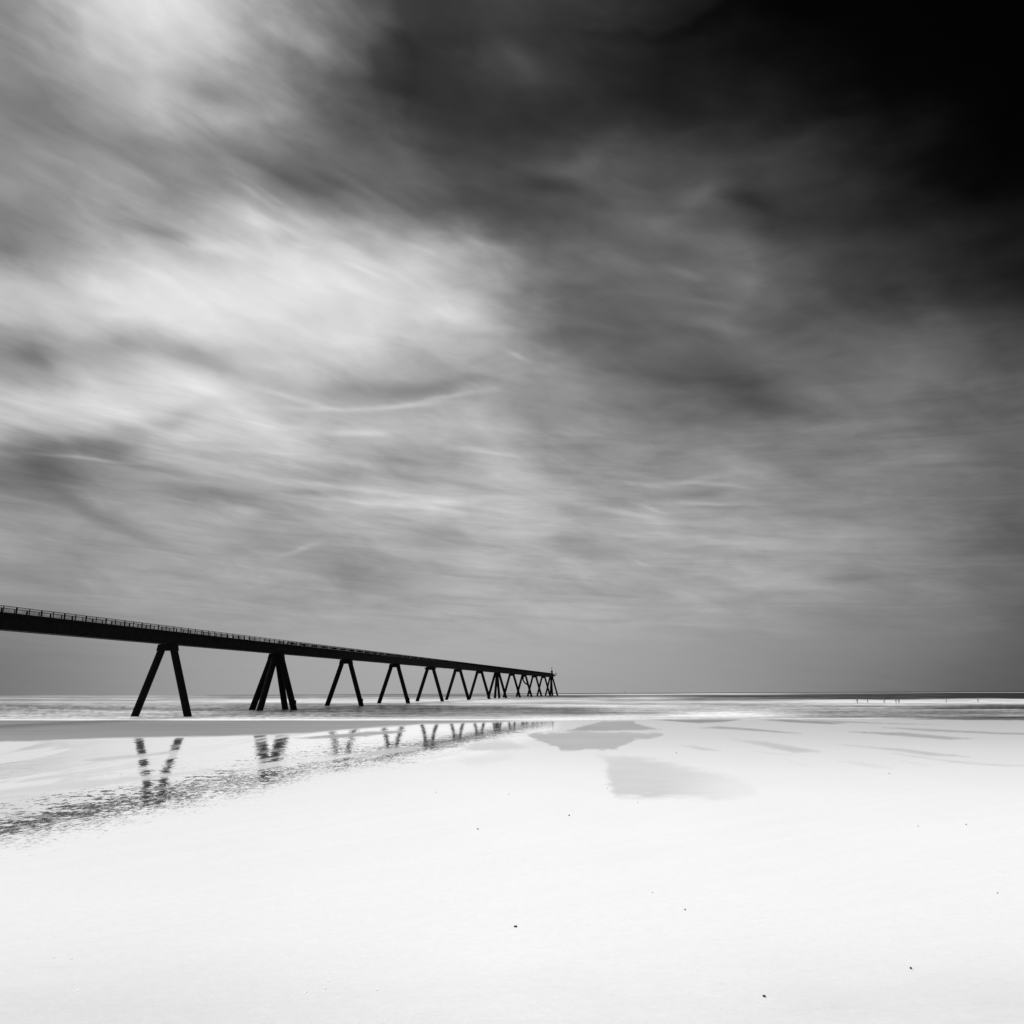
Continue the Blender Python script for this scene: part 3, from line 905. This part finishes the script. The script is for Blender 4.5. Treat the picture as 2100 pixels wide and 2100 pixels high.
# single wisps and shaded patches of the cloud layer: centre, half length, half width, slope, strength
WISPS = [
    (600, 370, 230, 36, 21, -20), (309, 464, 75, 15, 10, -22), (272, 298, 95, 26, 15, -20), (80, 735, 65, 22, 5, -24), (190, 718, 60, 14, 5, -15),
    (283, 720, 75, 22, 15, -18), (400, 730, 85, 20, 20, -18), (740, 803, 120, 18, 0, -22), (930, 787, 110, 17, -16, -21), (760, 838, 150, 6, -4, 26),
    (920, 815, 95, 6, -12, 22), (600, 822, 95, 6, 14, 18), (420, 800, 120, 26, 25, 16), (205, 840, 130, 30, 0, 10), (371, 860, 75, 20, -15, -24),
    (138, 912, 115, 22, 0, -34), (155, 939, 110, 5, 2, 28), (81, 968, 95, 30, 15, -26), (309, 958, 115, 12, 12, -24), (438, 1015, 90, 18, 8, -24),
    (495, 1054, 42, 11, 12, 24), (205, 1065, 115, 18, 25, -24), (738, 933, 95, 28, 10, -18), (725, 892, 85, 7, -5, 18), (670, 1010, 85, 8, 2, -18),
    (730, 1003, 100, 5, 6, 20), (825, 1031, 140, 10, 0, 18), (697, 1150, 115, 36, 12, -18), (904, 1109, 75, 22, 8, -12), (606, 1126, 50, 5, -13, 18),
    (1464, 783, 140, 40, 5, -16), (1593, 835, 105, 22, 5, -20), (1712, 809, 55, 20, 20, 12), (1370, 930, 65, 20, -15, -14), (1422, 975, 75, 7, -10, 18),
    (1485, 986, 55, 5, 10, 20), (1438, 1003, 95, 12, -5, -16), (1300, 1058, 90, 8, 8, 22), (1283, 985, 80, 5, 4, 16), (1448, 1031, 60, 5, 2, 20),
    (1490, 1038, 75, 6, 0, -14), (1335, 1042, 28, 4, 20, 16), (1490, 1114, 135, 8, 3, 13), (1340, 1098, 125, 6, 3, 12), (1220, 1124, 105, 30, 3, -12),
    (1319, 1151, 24, 4, 20, 14), (1671, 1202, 185, 14, 5, 9), (1738, 1186, 65, 8, -4, -9), (1195, 330, 65, 25, -25, 16), (1128, 386, 65, 18, 5, -18),
    (1438, 392, 55, 20, -15, 18), (1531, 412, 50, 22, 10, -20), (1355, 459, 45, 26, 10, 10), (1392, 552, 45, 10, 20, 13), (1531, 573, 50, 20, 10, 9),
    (1454, 619, 65, 9, 8, 14), (1464, 661, 75, 12, 8, 12), (1066, 723, 26, 5, 28, 22), (1060, 117, 55, 22, 40, 14), (490, 252, 95, 28, -5, 20),
    (433, 200, 65, 20, 10, -14), (272, 360, 65, 14, 25, 16), (516, 397, 65, 6, 27, 17), (568, 410, 55, 5, 27, 14), (552, 459, 50, 14, 10, 16),
    (738, 547, 40, 6, 25, 14), (857, 510, 34, 7, 22, 14), (407, 500, 55, 12, 5, 14), (800, 417, 75, 9, 28, -10), (697, 386, 85, 9, 25, -9),
    (568, 360, 85, 9, 24, -9), (920, 567, 65, 24, 10, -16), (950, 635, 75, 22, 0, 12), (1005, 930, 70, 5, 4, 20), (1115, 1097, 80, 5, 1, 16),
]


def azel(x, y):
    d = ray(x, y); d = d / np.linalg.norm(d)
    return math.degrees(math.atan2(d[0], d[1])), math.degrees(math.asin(d[2]))


azl = w.m("ADD", az, w.m("MULTIPLY", w.m("ADD", w.m("MULTIPLY", ws.outputs[0], 3.0), w.m("MULTIPLY", bs.outputs[0], 2.0)), fade))
ell = w.m("ADD", el, w.m("MULTIPLY", w.m("ADD", w.m("MULTIPLY", ws.outputs[2], 1.2), w.m("MULTIPLY", bs.outputs[2], 1.1)), fade))
for x, y, hl, hw, sl_, amp in WISPS:
    a0, e0 = azel(x, y); c_, s_ = math.cos(math.radians(sl_)), math.sin(math.radians(sl_))
    a1, e1 = azel(x + hl * c_, y + hl * s_); a2, e2 = azel(x - hw * s_, y + hw * c_)
    J = np.linalg.inv(np.array([[a1 - a0, a2 - a0], [e1 - e0, e2 - e0]]))
    off = -J @ np.array([a0, e0])
    p_ = w.m("MULTIPLY_ADD", azl, float(J[0, 0]), w.m("MULTIPLY_ADD", ell, float(J[0, 1]), float(off[0])))
    q_ = w.m("MULTIPLY_ADD", azl, float(J[1, 0]), w.m("MULTIPLY_ADD", ell, float(J[1, 1]), float(off[1])))
    r2 = w.m("MULTIPLY_ADD", p_, p_, w.m("MULTIPLY", q_, q_))
    total = w.m("MULTIPLY_ADD", w.m("POWER", 0.36, r2), amp * (0.9 if (amp > 0 and hw < 10) else 1.0) / 255.0, total)
# sky away from the view: even high cloud
absaz = w.m("ABSOLUTE", az)
tone = w.m("ADD", w.m("MULTIPLY", total, w.mr(absaz, 50, 80, 1.0, 0.0, True)), w.mr(absaz, 50, 80, 0.0, 0.60, True))
# long wind-drawn streaks
s1 = w.noise(w.xyz(w.m("MULTIPLY", al, 0.55), w.m("MULTIPLY", ac, 3.4)), 2.2, 4, 0.5, dist=0.25)
s2 = w.noise(w.xyz(w.m("MULTIPLY", al, 0.5), w.m("MULTIPLY", ac, 9.0), 4.0), 2.4, 4, 0.6)
s3 = w.noise(w.xyz(w.m("ADD", w.m("MULTIPLY", az, 0.07), w.m("MULTIPLY", el, 0.05)), w.m("ADD", w.m("MULTIPLY", el, 0.62), w.m("MULTIPLY", az, 0.04)), 9.0), 1.5, 6, 0.68, dist=0.5)
patch = w.mr(w.noise(w.xyz(cx, cy, 3.0), 1.3, 2), 0.42, 0.62, 0.0, 1.0, True)
lowm = w.m("MULTIPLY", w.mr(el, 2.0, 6.0, 0.0, 1.0, True), w.mr(el, 16.0, 24.0, 1.0, 0.0, True))
highm = w.mr(el, 8.0, 18.0, 0.15, 1.0, True)
lf = w.mr(az, -8, 12, 1.0, 0.55, True)
lf = w.m("MULTIPLY", lf, w.mr(total, 0.62, 0.9, 1.0, 0.30))
k1 = w.m("MULTIPLY", w.m("SUBTRACT", s1, 0.5), w.m("MULTIPLY", w.m("MULTIPLY", highm, lf), 0.17))
k2 = w.m("MULTIPLY", w.m("SUBTRACT", s2, 0.5), w.m("MULTIPLY", w.m("MULTIPLY", highm, w.m("MULTIPLY", patch, lf)), 0.20))
k3 = w.m("MULTIPLY", w.m("SUBTRACT", s3, 0.5), w.m("MULTIPLY", lowm, 0.36))
s4 = w.noise(w.xyz(bx, w.m("MULTIPLY", by, 1.3), 40.0), 3.0, 4, 0.52, dist=0.5)
k4 = w.m("MULTIPLY", w.m("SUBTRACT", s4, 0.5), w.m("MULTIPLY", w.mr(el, 2.0, 9.0, 0.0, 0.36, True), w.mr(total, 0.62, 0.9, 1.0, 0.45)))
k = w.m("ADD", w.m("ADD", 1.0, k4), w.m("ADD", k1, w.m("ADD", k2, k3)))
tone = w.m("MAXIMUM", w.m("MULTIPLY", tone, k), 0.0)
cloud = w.m("MULTIPLY", tone, w.m("MULTIPLY_ADD", tone, w.m("MULTIPLY_ADD", tone, 0.305306, 0.682171), 0.012523))
# the clear sky behind the cloud, seen through a red filter (red channel only)
SUN_EL, SUN_AZ = 52.0, -32.0
skyt = w.new("ShaderNodeTexSky"); skyt.sky_type = "NISHITA"; skyt.sun_disc = False
skyt.sun_elevation = math.radians(SUN_EL); skyt.sun_rotation = math.radians(SUN_AZ)
sr = w.new("ShaderNodeSeparateColor"); w.put(sr.inputs[0], skyt.outputs[0])
clear = w.m("MULTIPLY", sr.outputs[0], 0.004)
bgc = w.gray(w.m("ADD", cloud, w.m("MULTIPLY", clear, 0.15)))
bg = w.new("ShaderNodeBackground"); w.put(bg.inputs[0], bgc); bg.inputs[1].default_value = 1.0
world.cycles.sampling_method = "MANUAL"; world.cycles.sample_map_resolution = 256
wo = w.new("ShaderNodeOutputWorld"); w.t.links.new(bg.outputs[0], wo.inputs[0])

# ------------------------------------------------------------------ SUN through thin cloud, ahead and to the left
sl = bpy.data.lights.new("sun", "SUN"); sl.energy = 4.0; sl.angle = math.radians(35)
so = bpy.data.objects.new("sun", sl); link(so)
e, a = math.radians(SUN_EL), math.radians(SUN_AZ)
sd = Vector((math.sin(a) * math.cos(e), math.cos(a) * math.cos(e), math.sin(e)))
so.rotation_euler = sd.to_track_quat("Z", "Y").to_euler()

# ------------------------------------------------------------------ camera
cam = bpy.data.cameras.new("camera"); cam.sensor_width = 36; cam.sensor_fit = "HORIZONTAL"
cam.lens = 36 * F / 2100
cam.clip_start = 0.1; cam.clip_end = 200000
co = bpy.data.objects.new("camera", cam); link(co)
mt = Matrix(((R_[0], U_[0], -_f[0], 0), (R_[1], U_[1], -_f[1], 0), (R_[2], U_[2], -_f[2], CAM_H), (0, 0, 0, 1)))
co.matrix_world = mt
scene.camera = co
scene.view_settings.view_transform = "Standard"
scene.view_settings.look = "None"
scene.view_settings.exposure = 0; scene.view_settings.gamma = 1
scene.view_settings.use_curve_mapping = False
scene.render.resolution_x = 1024; scene.render.resolution_y = 1024
scene.cycles.max_bounces = 6
